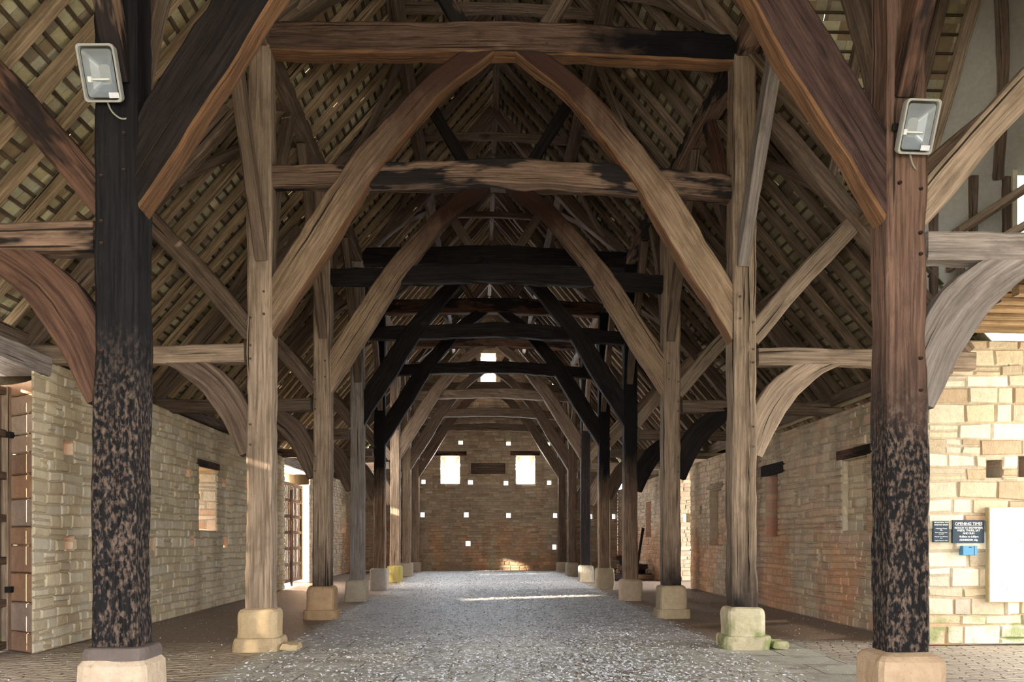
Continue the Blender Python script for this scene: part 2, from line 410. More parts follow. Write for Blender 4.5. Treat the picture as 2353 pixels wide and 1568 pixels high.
wall('wall_left', PL, 11.07, 24.9, 0, 3.87, [h for h in hl if h[1] < 24], PALY, ST, caps=(False, True))
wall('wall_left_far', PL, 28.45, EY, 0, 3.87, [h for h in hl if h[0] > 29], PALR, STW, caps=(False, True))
# rounded splayed jamb of the near doorway
def jamb(y, sgn, pal, name, top=3.55):
    mb = MB()
    def PJ(u, z, d):      # u 0..0.75 from inner face outwards, bulging
        return (LX-u, y+sgn*(0.0+0.42*math.sin(min(u, 0.75)/0.75*PI*0.5)) + sgn*d, z)
    z = 0.0
    while z < top-0.05:
        h = min(R.uniform(0.24, 0.42), top-z); t = R.choice(pal); f = R.uniform(0.85, 1.1); t = tuple(x*f for x in t)
        us = [i*0.75/8 for i in range(9)]; V = []; off = R.uniform(0, 0.012)
        for u in us:
            for zz, e in ((z+0.004, 0.012), (z+0.02, -0.01-off), (z+h-0.02, -0.01-off), (z+h-0.004, 0.012)):
                V.append(PJ(u, zz, e))
        F = []
        for i in range(8):
            for j in range(3): F.append((i*4+j, i*4+4+j, i*4+5+j, i*4+1+j))
        mb.add(V, F, t); z += h
    return struct(mb.build(name, ST))
jamb(11.07, 1, [(0.50, 0.31, 0.20), (0.42, 0.27, 0.19), (0.56, 0.42, 0.32), (0.46, 0.36, 0.30), (0.60, 0.48, 0.38)], 'trim_1')
jamb(28.45, 1, [(0.62, 0.38, 0.22), (0.66, 0.46, 0.30), (0.58, 0.36, 0.22)], 'trim_2', 3.3)
# right wall ----------------------------------------------------------
PR = lambda u, z, d: (RX+d, u, z)
hr_ = [(13.45, 14.40, 1.62, 2.84, 0.10, 0.02, PAL), (17.56, 18.36, 1.54, 2.86, 0.30, 0.03, PINK), (21.75, 22.9, 1.3, 2.80, 0.22, 0.03, PALR),
       (16.48, 16.74, 2.20, 2.43, 0.22, 0.02, PALY), (14.93, 15.18, 2.23, 2.45, 0.15, 0.02, PAL), (16.62, 16.84, 1.02, 1.28, 0.2, 0.02, PALY),
       (15.24, 15.44, 1.06, 1.3, 0.2, 0.02, PALY), (23.72, 23.96, 2.18, 2.42, None, 0.04, PALR)]
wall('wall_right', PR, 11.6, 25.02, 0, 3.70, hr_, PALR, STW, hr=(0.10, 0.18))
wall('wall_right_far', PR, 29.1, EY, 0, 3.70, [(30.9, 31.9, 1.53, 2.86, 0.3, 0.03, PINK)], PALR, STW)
wall('wall_right_near', PR, -1.8, 7.6, 0, 3.70, [(2.2, 3.3, 1.5, 2.9, None, 0.4, None)], PAL, ST)
# far porch ------------------------------------------------------------
PF = lambda u, z, d: (u, 29.1+d, z)
wall('wall_far_porch', PF, RX, 9.5, 0, 3.9, [(6.72, 6.95, 2.05, 2.36, None, 0.03, PALY), (6.95, 7.15, 0.85, 1.2, None, 0.03, PALY)], PALG, ST, thick=0.5)
wall('wall_far_porch_near', lambda u, z, d: (u, 25.0-d, z), RX+0.72, 9.5, 0, 3.9, [], PALG, ST, thick=0.5)
mb = MB(); mb.box(RX, 9.6, 24.5, 29.7, 3.9, 4.0); struct(mb.build('ceiling_far_porch', PLANK))
# near porch -----------------------------------------------------------
PP = lambda u, z, d: (u, 11.6+d, z)
wall('wall_porch', PP, RX, 10.4, 0, 4.28, [(6.80, 7.02, 2.35, 2.60, 0.35, 0.01, PALG), (7.26, 7.50, 2.36, 2.66, 0.35, 0.01, PALG)], PAL+[(0.74, 0.68, 0.55)]*3, STP,
     thick=0.7, hr=(0.13, 0.30), lr=(0.22, 0.62))
wall('wall_porch_near', lambda u, z, d: (u, 7.6-d, z), RX+0.3, 10.4, 0, 4.28, [], PAL, STP, thick=0.7)
# far gable --------------------------------------------------------------
PE = lambda u, z, d: (u, EY+d, z)
def gclip(z):
    w = (12.05-z)/1.17 if z > 3.7 else 20
    return (-w, w)
he = [(x-0.11, x+0.11, z-0.11, z+0.11, None, 0.0, PALY) for x, z in ((-1.29, 5.9), (0.92, 5.87), (2.74, 5.84), (-3.0, 4.09), (-0.84, 4.07), (0.8, 4.04), (2.8, 4.06),
      (-3.04, 2.57), (-1.03, 2.57), (0.92, 2.54), (3.08, 2.54), (4.71, 2.5), (5.80, 2.5), (-0.95, 1.24), (3.04, 1.08), (1.08, 9.61))]
he += [(-2.19, -1.33, 3.99, 5.26, None, 0.22, PALR), (1.26, 2.12, 3.98, 5.28, None, 0.22, PALR), (-0.36, 0.32, 8.53, 9.98, None, 0.02, PAL),
       (-2.76, -2.62, 1.29, 1.43, 0.3, 0, PALG)]
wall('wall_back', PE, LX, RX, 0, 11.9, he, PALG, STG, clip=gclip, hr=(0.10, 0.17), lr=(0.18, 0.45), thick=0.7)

# end wall behind the camera, its wide opening added to bring light in low
wall('wall_front', lambda u, z, d: (u, -1.8-d, z), LX, RX, 0, 11.9, [(-3.6, 3.6, 0.0, 3.6, None, 0, PAL)], PALG, STG, clip=gclip, hr=(0.2, 0.3), lr=(0.4, 0.8), thick=0.7)
# ---------------------------------------------------------------- floor and ground
def floor_mat():
    k = NT('barn_floor'); p = k.pos(); x, y, z = k.xyz(p)
    ax = k.math('ABSOLUTE', x)
    n1 = k.noise(p, 2.2, 5, 0.6); n2 = k.noise(p, 16, 4, 0.6); n3 = k.noise(p, 70, 2)
    jx = k.math('MULTIPLY', k.math('SUBTRACT', n1, 0.5), 0.35)
    nave = k.rng(k.math('ADD', ax, jx), 3.08, 3.0)
    near = k.rng(k.math('ADD', y, jx), 12.35, 12.15)
    earth = k.mix(k.rng(n2, 0.3, 0.7), (0.19, 0.135, 0.10), (0.32, 0.24, 0.185))
    pave = k.mix(k.rng(n2, 0.3, 0.7), (0.35, 0.315, 0.285), (0.47, 0.44, 0.415))
    pave = k.mix(k.rng(n1, 0.5, 0.66, 0, 0.75), pave, (0.24, 0.185, 0.145))
    bs = k.n('ShaderNodeTexBrick'); k.l(k.mapping(p, (1, 1, 1), (0, 0, 0.04)), bs.inputs['Vector'])
    bs.inputs['Scale'].default_value = 1; bs.inputs['Brick Width'].default_value = 1.05; bs.inputs['Row Height'].default_value = 0.72
    bs.inputs['Mortar Size'].default_value = 0.012; bs.inputs['Color1'].default_value = (0.50, 0.48, 0.40, 1); bs.inputs['Color2'].default_value = (0.41, 0.40, 0.34, 1)
    bs.inputs['Mortar'].default_value = (0.12, 0.10, 0.08, 1)
    slab = k.mix(k.rng(n2, 0.35, 0.8, 0, 0.5), bs.outputs['Color'], (0.22, 0.19, 0.15))
    slab = k.mix(k.rng(n1, 0.5, 0.66, 0, 0.85), slab, (0.22, 0.17, 0.135))
    wob = k.n('ShaderNodeVectorMath', operation='ADD'); k.l(p, wob.inputs[0])
    nv = k.n('ShaderNodeTexNoise'); nv.inputs['Scale'].default_value = 3; k.l(p, nv.inputs['Vector'])
    sc = k.n('ShaderNodeVectorMath', operation='SCALE'); k.l(nv.outputs['Color'], sc.inputs[0]); sc.inputs['Scale'].default_value = 0.22
    k.l(sc.outputs[0], wob.inputs[1])
    cb = k.n('ShaderNodeTexBrick'); k.l(k.mapping(wob.outputs[0], (1, 1, 1), (0, 0, 0.30)), cb.inputs['Vector'])
    cb.inputs['Scale'].default_value = 1; cb.inputs['Brick Width'].default_value = 0.34; cb.inputs['Row Height'].default_value = 0.115
    cb.inputs['Mortar Size'].default_value = 0.014; cb.inputs['Mortar Smooth'].default_value = 0.6
    cb.inputs['Color1'].default_value = (0.50, 0.42, 0.32, 1); cb.inputs['Color2'].default_value = (0.38, 0.31, 0.24, 1); cb.inputs['Mortar'].default_value = (0.12, 0.095, 0.07, 1)
    isc = k.math('MULTIPLY', k.math('ADD', k.rng(x, -3.1, -3.3), k.rng(x, 4.1, 4.3)), near, True)
    c = k.mix(nave, earth, pave)
    c = k.mix(near, c, slab); c = k.mix(isc, c, cb.outputs['Color'])
    c = k.mix(k.rng(n3, 0.62, 0.74, 0, 0.5), c, (0.5, 0.48, 0.47))
    k.col(c)
    h = k.math('ADD', k.math('MULTIPLY', k.math('SUBTRACT', 1.0, cb.outputs['Fac']), isc), k.math('MULTIPLY', k.math('SUBTRACT', 1.0, bs.outputs['Fac']), k.math('MULTIPLY', near, 0.5)))
    h = k.math('ADD', h, k.math('MULTIPLY', k.math('ADD', n2, n3), 0.5))
    k.bump(h, 0.8, 0.03); k.b.inputs['Roughness'].default_value = 0.58; k.b.inputs['Specular IOR Level'].default_value = 0.5
    return k.m
mb = MB(); V = []; F = []; nx, ny = 50, 150
for j in range(ny+1):
    for i in range(nx+1):
        x = -6.95+(10.4+6.95)*i/nx; y = -1.8+41.2*j/ny
        V.append((x, y, noise.noise(Vector((x*0.9, y*0.9, 0)))*0.012+(0.02 if abs(x) < 3.0 else 0)-0.012))
for j in range(ny):
    for i in range(nx): a = j*(nx+1)+i; F.append((a, a+1, a+nx+2, a+nx+1))
mb.add(V, F); struct(mb.build('floor', floor_mat(), smooth=True))
gm = NT('ground_outside'); gm.col(gm.mix(gm.noise(gm.pos(), 1.3, 5), (0.42, 0.36, 0.24), (0.30, 0.32, 0.16)))
mb = MB(); mb.add([(-60, -40, -0.06), (70, -40, -0.06), (70, 90, -0.06), (-60, 90, -0.06)], [(0, 1, 2, 3)]); struct(mb.build('ground', gm.m))

# ---------------------------------------------------------------- roof
SL = 1.17; RT = 12.19      # top of rafters at the ridge
cosA = 1/math.hypot(1, SL); sinA = SL*cosA
def RP(side, s, y, h):     # s down the slope from the ridge, h above the rafter tops
    return (side*(s*cosA+h*sinA), y, RT-s*sinA+h*cosA)
TPAL = [(0.42, 0.37, 0.22), (0.50, 0.46, 0.29), (0.34, 0.30, 0.20), (0.40, 0.38, 0.28), (0.28, 0.21, 0.13), (0.54, 0.50, 0.33), (0.22, 0.18, 0.13)]
GA = 0.175; NC = 63
def tiles(side, name):
    mb = MB(); kk = 1.15 if side < 0 else 0.7     # left slope's stronger daylight put into the tint, right slope dimmed
    for c in range(NC+1):
        s1 = 0.05+c*GA+0.10           # lower edge
        y = -1.8+R.uniform(0, 0.2)
        xin = (s1-0.1)*cosA
        while y < EY+0.65:
            w = R.uniform(0.13, 0.32)
            if side > 0 and 7.6 < y+w/2 < 11.66 and xin > max(2.35, xv(y+w/2)): y += w; continue
            ln = 0.36 if R.random() > 0.035 else 0.24
            g = R.uniform(0.001, 0.006); t = R.choice(TPAL); f = R.uniform(0.8, 1.1)
            j = lambda a=0.006: R.uniform(-a, a)
            top = 0.030+j(0.003); th = 0.012; lift = 0.030
            q = [(s1-ln, y+g, top), (s1-ln, y+w-g, top), (s1+j(0.01), y+w-g, top+lift+j(0.004)), (s1+j(0.01), y+g, top+lift+j(0.004))]
            V = [RP(side, max(a, -0.02), b, h) for a, b, h in q]+[RP(side, max(a, -0.02), b, h+th) for a, b, h in q]
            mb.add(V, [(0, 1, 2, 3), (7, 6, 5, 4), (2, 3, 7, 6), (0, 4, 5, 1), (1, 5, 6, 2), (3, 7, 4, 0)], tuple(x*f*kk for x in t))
            y += w
    return struct(mb.build(name, TILE))
def xv(y): return 4.87-1.265*min(11.66-y, y-7.6)
tiles(-1, 'ceiling_left_slope'); tiles(1, 'ceiling_right_slope')
for side, sn in ((-1, 'left'), (1, 'right')):
    for c in range(NC):
        s = 0.12+c*GA; x = s*cosA
        y0 = 5.3
        if side > 0 and x > 2.4: y0 = 11.62-max(0, (4.87-x)/1.265)
        pts = [RP(side, s+R.uniform(-0.012, 0.012), y0+(EY-y0)*i/9, 0.013) for i in range(10)]
        V, F, G = beam_geo(pts, 0.042, 0.024, (side*sinA, 0, cosA), step=9, rough=0.0, cham=0.05)
        o = mesh_obj('roof_lath', V, F, LATH, grain=G)
        tag(o, 'thin riven oak lath nailed across the rafters under the %s slope of the stone roof' % sn, 'lath', 'laths under the %s roof slope' % sn)
    i = 0; y = 5.6
    while y < EY-0.3:
        jy = y+R.uniform(-0.05, 0.05)
        if min(abs(jy-(a-0.0)) for a in YK) > 0.06:
            smax = 7.15/cosA if not (side > 0 and 7.9 < jy < 11.5) else max(2.4, xv(jy))/cosA
            w = R.uniform(0.10, 0.15)
            bend = R.uniform(-0.04, 0.04)
            pts = [RP(side, 0.02, jy, -0.06), RP(side, smax*0.33, jy+bend, -0.06), RP(side, smax*0.66, jy-bend*0.6, -0.065), RP(side, smax, jy+R.uniform(-0.03, 0.03), -0.06)]
            V, F, G = beam_geo(pts, w, 0.12, (side*sinA, 0, cosA), step=0.5, rough=0.008)
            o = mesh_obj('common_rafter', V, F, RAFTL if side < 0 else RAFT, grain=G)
            tag(o, ('tan' if side < 0 else 'brown') + ' oak common rafter rising under the %s slope of the roof' % sn, 'rafter', 'common rafters of the %s slope' % sn)
        y += 0.585
beam('ridge_beam', [(0, 5.3, 11.86), (0.02, 20, 11.85), (0, EY, 11.86)], 0.15, 0.2, (0, 0, 1), OAK2, 'long oak ridge beam at the apex of the roof', step=1.0)
for s, sn in ((-1, 'left'), (1, 'right')):
    beam('purlin', [(s*1.62, 5.5, 9.86), (s*1.66, 15, 9.88), (s*1.6, 27, 9.85), (s*1.64, EY-0.05, 9.86)], 0.2, 0.24, (s*sinA, 0, cosA), OAK2, 'long upper purlin of the %s slope, resting on the collars' % sn, step=0.8)
    beam('aisle_purlin', [(s*5.0, 5.5, 5.92), (s*5.02, 20, 5.92), (s*5.0, EY-0.05, 5.92)], 0.18, 0.2, (s*sinA, 0, cosA), OAK2, 'oak purlin over the %s aisle behind the upper braces' % sn, step=0.8)
    beam('arcade_plate', [(s*3.33, 3.0, 8.24), (s*3.33, 15, 8.24), (s*3.33, 27, 8.24), (s*3.33, EY-0.05, 8.24)], 0.34, 0.30, (0, 0, 1), MOT if s > 0 else OAK2, 'long arcade plate running over the heads of the %s posts' % sn, step=0.5)
    yy = [(5.0, 10.35, EY)] if s < 0 else [(11.6, EY)]
    beam('wall_plate', [(s*6.45, 5.0 if s < 0 else 11.6, 4.12), (s*6.45, 20, 4.12), (s*6.45, EY-0.05, 4.12)], 0.22, 0.24, (0, 0, 1), OAK2, 'oak wall plate lying along the top of the %s stone wall' % sn, step=0.8)

# ---------------------------------------------------------------- frames
ORD = ['nearest', 'second', 'third', 'fourth', 'fifth', 'sixth', 'seventh', 'farthest']
def which(k, side): return '%s in the %s row' % (ORD[k], side)
POSTM = {(0, -1): POST1L, (0, 1): POST1R, (1, -1): OAK, (1, 1): FOOTCHAR, (2, -1): FOOTCHAR, (2, 1): FOOTCHAR, (3, -1): GREY, (3, 1): MIDCHAR,
         (4, -1): MIDCHAR, (4, 1): MIDCHAR, (5, -1): OAK, (5, 1): CHAR, (6, -1): OAK, (6, 1): OAK2, (7, -1): OAK, (7, 1): OAK2}
POSTT = {(0, -1): 'charred black oak post with pale flecks', (0, 1): 'red-brown oak post charred black below', (1, -1): 'pale weathered oak post, twisted near the foot',
         (1, 1): 'pale split oak post with a long crack and burnt foot', (2, -1): 'oak post with charred edge and blackened foot', (2, 1): 'brown oak post darkening to black at the foot',
         (3, -1): 'grey oak post with a scarf repair', (3, 1): 'oak post black above and grey below', (4, -1): 'oak post charred black above and pale at the foot', (4, 1): 'oak post charred black above and brown below',
         (5, -1): 'plain tan oak post', (5, 1): 'dark charred oak post', (6, -1): 'plain tan oak post', (6, 1): 'brown oak post', (7, -1): 'tan oak post against the gable wall', (7, 1): 'brown oak post against the gable wall'}
PT = [0.53, 0.55, 0.60, 0.50, 0.62, 0.55, 0.52, 0.42]
TIEM = [BROWN, TIERC, OAK2, CHAR, BROWN, BROWN, OAK2, OAK2]
STRM = [BROWN, MOT, CHAR, CHAR, CHAR, OAK2, OAK2, OAK2]
ARCM = [(CHAR, ARC1R), (ARCHTOP, ARCHTOP), (ARCHTOP, ARCHTOP), (CHAR, CHAR), (CHAR, CHAR), (OAK2, OAK2), (OAK2, OAK2), (OAK2, OAK2)]
PLC = {(0, -1): (0.64, 0.52, 0.40), (0, 1): (0.52, 0.38, 0.26), (1, -1): (0.62, 0.48, 0.30), (1, 1): (0.62, 0.55, 0.38), (2, -1): (0.50, 0.34, 0.20), (2, 1): (0.52, 0.42, 0.28),
       (3, -1): (0.52, 0.46, 0.37), (3, 1): (0.56, 0.44, 0.32), (4, -1): (0.55, 0.50, 0.44), (4, 1): (0.54, 0.44, 0.32), (5, -1): (0.48, 0.42, 0.16), (5, 1): (0.26, 0.24, 0.2), (6, -1): (0.5, 0.44, 0.36), (6, 1): (0.38, 0.33, 0.28), (7, -1): (0.56, 0.48, 0.38), (7, 1): (0.56, 0.48, 0.38)}
def plinth_geo(w, d, z0, z1, ch, n=7, rough=0.018, seed=0):
    """worn block: rings of a rounded square with chamfered top"""
    V = []; F = []; prof = [(z0, 1.0), (z0+0.3*(z1-z0), 1.0), (z1-ch*1.6, 1.0), (z1-ch*0.7, 0.97), (z1-ch*0.25, 1-ch*0.9/w), (z1, 1-ch*2.2/w)]
    P = []
    for i in range(4):
        for j in range(n):
            t = j/n*2-1
            x, y = [(t, -1), (1, t), (-t, 1), (-1, -t)][i]
            r = max(abs(x), abs(y)); k = (abs(x)**6+abs(y)**6)**(1/6); P.append((x/k, y/k))
    N = len(P)
    for z, sc in prof:
        for x, y in P:
            q = Vector((x*w/2*sc, y*d/2*sc, z)); e = noise.noise(q*3+Vector((seed*7.1, 0, 0)))*rough+noise.noise(q*9+Vector((seed, 0, 0)))*rough*0.5
            V.append((q.x*(1+e/w*2), q.y*(1+e/d*2), q.z+e*0.4))
    for r in range(len(prof)-1):
        for j in range(N): k = (j+1) % N; F.append((r*N+j, r*N+k, (r+1)*N+k, (r+1)*N+j))
    F.append(tuple(range((len(prof)-1)*N, len(prof)*N)))
    return V, F
for k, Y in enumerate(YK):
    for s, sn in ((-1, 'left'), (1, 'right')):
        ord_ = which(k, sn)
        # plinth
        root = empty('stone_plinth', (s*3.30, Y-0.02, 0), {0: 'broad worn stone plinth under the charred post', 1: 'stone plinth on a wider footing'}.get(k, 'squat stone plinth with chamfered top') + ', ' + ord_, 'plinth')
        tint = PLC[(k, s)]; top = PT[k]+0.005; m = STM if (k, s) == (1, 1) else ST
        w = 0.58 if k == 0 else 0.52
        base = 0.0
        if k in (1, 2):
            V, F = plinth_geo(w+0.12, w+0.1, -0.02, 0.17, 0.03, seed=k*3+s); o = mesh_obj('footing', V, F, m, root, tint=[tuple(x*0.9 for x in tint)]*len(V)); base = 0.165
        V, F = plinth_geo(w, w, base-0.02, top, 0.07 if k else 0.10, seed=k*5+s)
        mesh_obj('block', V, F, m, root, tint=[tint]*len(V), smooth=False)
        if k == 0 and s < 0:
            V, F = plinth_geo(0.52, 0.5, top-0.03, top+0.075, 0.03, seed=9); mesh_obj('collar', V, F, m, root, tint=[(0.17, 0.14, 0.13)]*len(V)); top += 0.06
        if k == 1:
            mbq = MB(); mbq.box(0.33, 0.55, -0.3, 0.05, 0, 0.09, 0.02, 0.012, tint=tint); mbq.build('loose_footing_stone', m, root)
        # post
        base_w = {0: 0.345, 1: 0.33}.get(k, 0.32)
        cx = s*(3.125+base_w/2)
        wb = [base_w*1.06, base_w*1.03, base_w, base_w, base_w*0.97, base_w*0.95]
        px = lambda a: cx+a*s
        pts = [(px(0.01), Y, top-0.02), (px(0.02 if k == 0 else 0), Y, 1.6), (px(-0.005), Y, 3.2), (px(0.0), Y, 5.5), (px(0.0), Y, 8.12)]
        o = beam('arcade_post', pts, wb, 0.34, (0, 1, 0), POSTM[(k, s)], POSTT[(k, s)]+', '+ord_, 'post', rough=0.016 if k < 2 else 0.012, step=0.12)
        if k == 1 and s > 0:
            V = []; F = []
            for i in range(60):
                z = 0.75+i*0.085; cxx = 0.035+0.03*noise.noise(Vector((z*0.8, 3, 1)))+0.012*noise.noise(Vector((z*5, 0, 1))); ww = 0.003+0.009*max(0, noise.noise(Vector((z*1.1, 8, 4)))+0.45)
                for a, b in ((-ww, -0.183), (0, -0.150), (ww, -0.183)): V.append((cxx+a, b, z-top+0.02))
                if i: F += [(i*3-3, i*3-2, i*3+1, i*3), (i*3-2, i*3-1, i*3+2, i*3+1)]
            tag(mesh_obj('drying_crack', V, F, CHAR, o, grain=V), 'long dark drying crack', None)
        # jowled head
        pth = [(cx-s*0.02, Y, 7.6), (cx+s*0.0, Y, 8.1), (cx+s*0.03-s*0.02, Y, 8.40)]
        # arch brace
        def fx(a): return s*a
        am = ARCM[k][0 if s < 0 else 1]
        ap = [(fx(3.30), Y-0.02, 4.30), (fx(2.98), Y-0.02, 4.83), (fx(2.48), Y-0.02, 5.62), (fx(1.96), Y-0.02, 6.44), (fx(1.38), Y-0.02, 7.16), (fx(0.90), Y-0.02, 7.68), (fx(0.42), Y-0.02, 8.04), (fx(0.22), Y-0.02, 8.2)]
        beam('arch_brace', ap, [0.40, 0.44, 0.45, 0.42, 0.38, 0.33, 0.3, 0.26], 0.24, (0, 1, 0), am,
             '%s long arch brace rising from the post %s' % ({CHAR: 'charred black', ARC1R: 'red-brown part-charred'}.get(am, 'brown'), ord_), 'brace', rough=0.018, under=(ORANGE, s) if k < 2 else None)
        # aisle tie and braces
        near = k == 0
        atm = {(0, -1): MOT, (0, 1): GREY, (1, 1): OAK, (1, -1): OAK}.get((k, s), OAK2)
        if k < 7:
            xo_ = 6.55
            beam('aisle_tie', [(fx(3.5), Y, 4.0), (fx(4.9), Y, 3.98+0.02*s), (fx(xo_), Y, 3.96)], 0.24, 0.22, (0, 1, 0), atm, 'horizontal aisle tie at the post %s' % ord_, 'beam')
            abm = {(0, -1): BROWN, (0, 1): GREY, (1, 1): OAK}.get((k, s), CHAR if (k in (2, 3) and s > 0) else OAK2)
            beam('aisle_brace', [(fx(3.42), Y, 2.66), (fx(3.62), Y, 3.18), (fx(3.92), Y, 3.60), (fx(4.35), Y, 3.90), (fx(4.6), Y, 4.0)], [0.30, 0.40, 0.42, 0.34, 0.24], 0.2, (0, 1, 0), abm, 'curved brace below the aisle tie, springing from the post %s' % ord_, 'brace')
            ubm = {(0, -1): BROWN, (0, 1): OAK}.get((k, s), OAK2 if s < 0 else OAK)
            beam('upper_aisle_brace', [(fx(3.4), Y, 4.25), (fx(4.08), Y, 5.05), (fx(5.0), Y, 6.02)], 0.26, 0.18, (0, 1, 0), ubm, 'straight upper brace crossing the aisle roof from the post %s' % ord_, 'brace')
        # principal rafters
        zt = lambda x: 11.62-1.17*x
        if not (k == 0 and s > 0):
            beam('principal_rafter', [(fx(6.45), Y, zt(6.45)), (fx(5.2), Y, zt(5.2)+0.03), (fx(3.7), Y, zt(3.7))], 0.24, 0.22, (0, 1, 0), OAK2, 'heavy principal rafter over the %s aisle, %s in from the camera' % (sn, ORD[k]), 'rafter')
        if k > 0:
            beam('upper_principal', [(fx(3.15), Y, 8.45), (fx(1.9), Y, zt(1.9)+0.12), (fx(0.05), Y, 11.78)], 0.26, 0.2, (0, 1, 0), OAK2, 'upper principal rafter of the %s slope rising from the %s tie beam' % (sn, ORD[k]), 'rafter')
            # struts on the tie
            sm = CHAR if k in (2,) else (MOT if k == 1 and s < 0 else OAK2)
            beam('raking_strut', [(fx(0.58), Y-0.02, 8.50), (fx(1.34), Y-0.02, 9.75)], 0.2, 0.14, (0, 1, 0), sm, 'slanting strut on the %s side of the %s tie beam' % (sn, ORD[k]), 'strut')
        # braces along the arcade
        if k < 7 or True:
            bx = s*3.31
            lm = {(0, -1): MOT, (0, 1): BROWN, (1, 1): GREY}.get((k, s), OAK2)
            beam('arcade_brace', [(bx-s*0.06, Y-0.12, 5.25), (bx-s*0.02, Y-0.9, 6.75), (bx, Y-1.75, 8.12)], 0.24, 0.15, (1, 0, 0), lm, 'brace leaning towards the camera from the post %s' % ord_, 'brace')
            if Y+1.8 < EY: beam('arcade_brace', [(bx-s*0.06, Y+0.12, 5.25), (bx-s*0.02, Y+0.85, 6.75), (bx, Y+1.75, 8.12)], 0.24, 0.15, (1, 0, 0), BROWN if (k, s) == (1, 1) else OAK2, 'brace leaning away from the camera from the post %s' % ord_, 'brace')
        # wind braces in the plane of the roof
        if k < 7:
            rp = lambda x, y: (fx(x), y, 11.86-1.17*x)
            if k > 0:
                for q, nm in ((-1, 'towards'), (1, 'away from')):
                    beam('wind_brace', [rp(2.75, Y+0.05*q), rp(2.25, Y+0.45*q), rp(1.72, Y+1.25*q)], 0.2, 0.06, (s*sinA, 0, cosA), OAK2, 'plank wind brace of the upper %s slope, leaning %s the camera, %s pair' % (sn, nm, ORD[k]), 'brace')
            for q, nm in ((-1, 'towards'), (1, 'away from')):
                if s > 0 and (k == 0): continue
                if s > 0 and k == 1 and q < 0: continue
                beam('aisle_wind_brace', [rp(5.0, Y+0.08*q), rp(4.45, Y+0.5*q), rp(3.75, Y+1.35*q)], 0.19, 0.06, (s*sinA, 0, cosA), OAK2, 'plank wind brace of the %s aisle roof, leaning %s the camera, %s pair' % (sn, nm, ORD[k]), 'brace')
    # tie beam and strut beam across the nave
    if k > 0:
        head = {1: 'massive dark tie beam, charred at its right end'}.get(k, {CHAR: 'charred tie beam', BROWN: 'dark brown tie beam'}.get(TIEM[k], 'brown tie beam'))
        beam('tie_beam', [(-3.45, Y, 8.24), (-1.5, Y, 8.27), (0, Y, 8.31), (1.5, Y, 8.27), (3.45, Y, 8.20)], [0.40, 0.41, 0.43, 0.44, 0.40, 0.38], 0.3, (0, 1, 0), TIEM[k], '%s spanning the nave, %s from the camera' % (head, ORD[k-1] if k > 1 else 'first'), 'beam', rough=0.022, under=(ORANGE, -1) if k == 1 else None)
        beam('strut_beam', [(-3.2, Y+0.04, 6.40), (-1.5, Y+0.04, 6.46), (0, Y+0.04, 6.52), (1.6, Y+0.04, 6.45), (3.2, Y+0.04, 6.33)], [0.30, 0.30, 0.34, 0.33, 0.30], 0.24, (0, 1, 0), STRM[k],
             '%s lower cross beam crossing the arch braces, %s from the camera' % ('patchy bowed' if k == 1 else ('charred black' if STRM[k] is CHAR else 'brown'), ORD[k-1] if k > 1 else 'first'), 'beam', rough=0.026)
        ym = Y+2.2
        if ym < EY-0.5:
            beam('upper_collar', [(-1.62, ym, 10.12), (0, ym, 10.15), (1.62, ym, 10.08)], 0.15, 0.12, (0, 1, 0), OAK2, 'slender upper collar high under the ridge, %s from the camera' % (ORD[k-1] if k > 1 else 'first'), 'beam')
            for s in (-1, 1):
                beam('king_strut', [(s*1.55, ym, 10.1), (s*0.06, ym, 11.8)], 0.15, 0.12, (0, 1, 0), OAK2, 'intermediate rafter above the upper collar on the %s, %s from the camera' % ('left' if s < 0 else 'right', ORD[k-1] if k > 1 else 'first'), 'rafter')
ym = YK[0]+2.2

# oak pegs in the near joints, each a part of its timber
def pegs(tname, pts):
    t = bpy.data.objects[tname]
    for x, y, z in pts:
        V = [(0.017*math.cos(i*PI/4), e, 0.017*math.sin(i*PI/4)) for e in (0.02, -0.012) for i in range(8)]
        F = [(i, (i+1) % 8, 8+(i+1) % 8, 8+i) for i in range(8)]+[tuple(range(15, 7, -1))]
        o = mesh_obj('peg', V, F, BROWN if 'near' in t.data.materials[0].name else OAK2, t, grain=V); o.location = Vector((x, y, z))-t.location
pegs('tie_beam', [(-0.55, YK[1]-0.165, 8.22), (-0.36, YK[1]-0.165, 8.22), (0.58, YK[1]-0.165, 8.22), (0.77, YK[1]-0.165, 8.21)])
post = {o['label']: o.name for o in bpy.data.objects if o.name.startswith('arcade_post')}
for lab, nm in post.items():
    for kk_, ss_ in ((0, -1), (0, 1), (1, -1), (1, 1), (2, -1), (2, 1)):
        if lab.endswith(which(kk_, 'left' if ss_ < 0 else 'right')):
            pegs(nm, [(ss_*3.40, YK[kk_]-0.175, zz) for zz in (2.75, 3.02, 3.90, 4.08, 4.45)] + [(ss_*3.22, YK[kk_]-0.175, zz) for zz in (4.5, 4.8)])
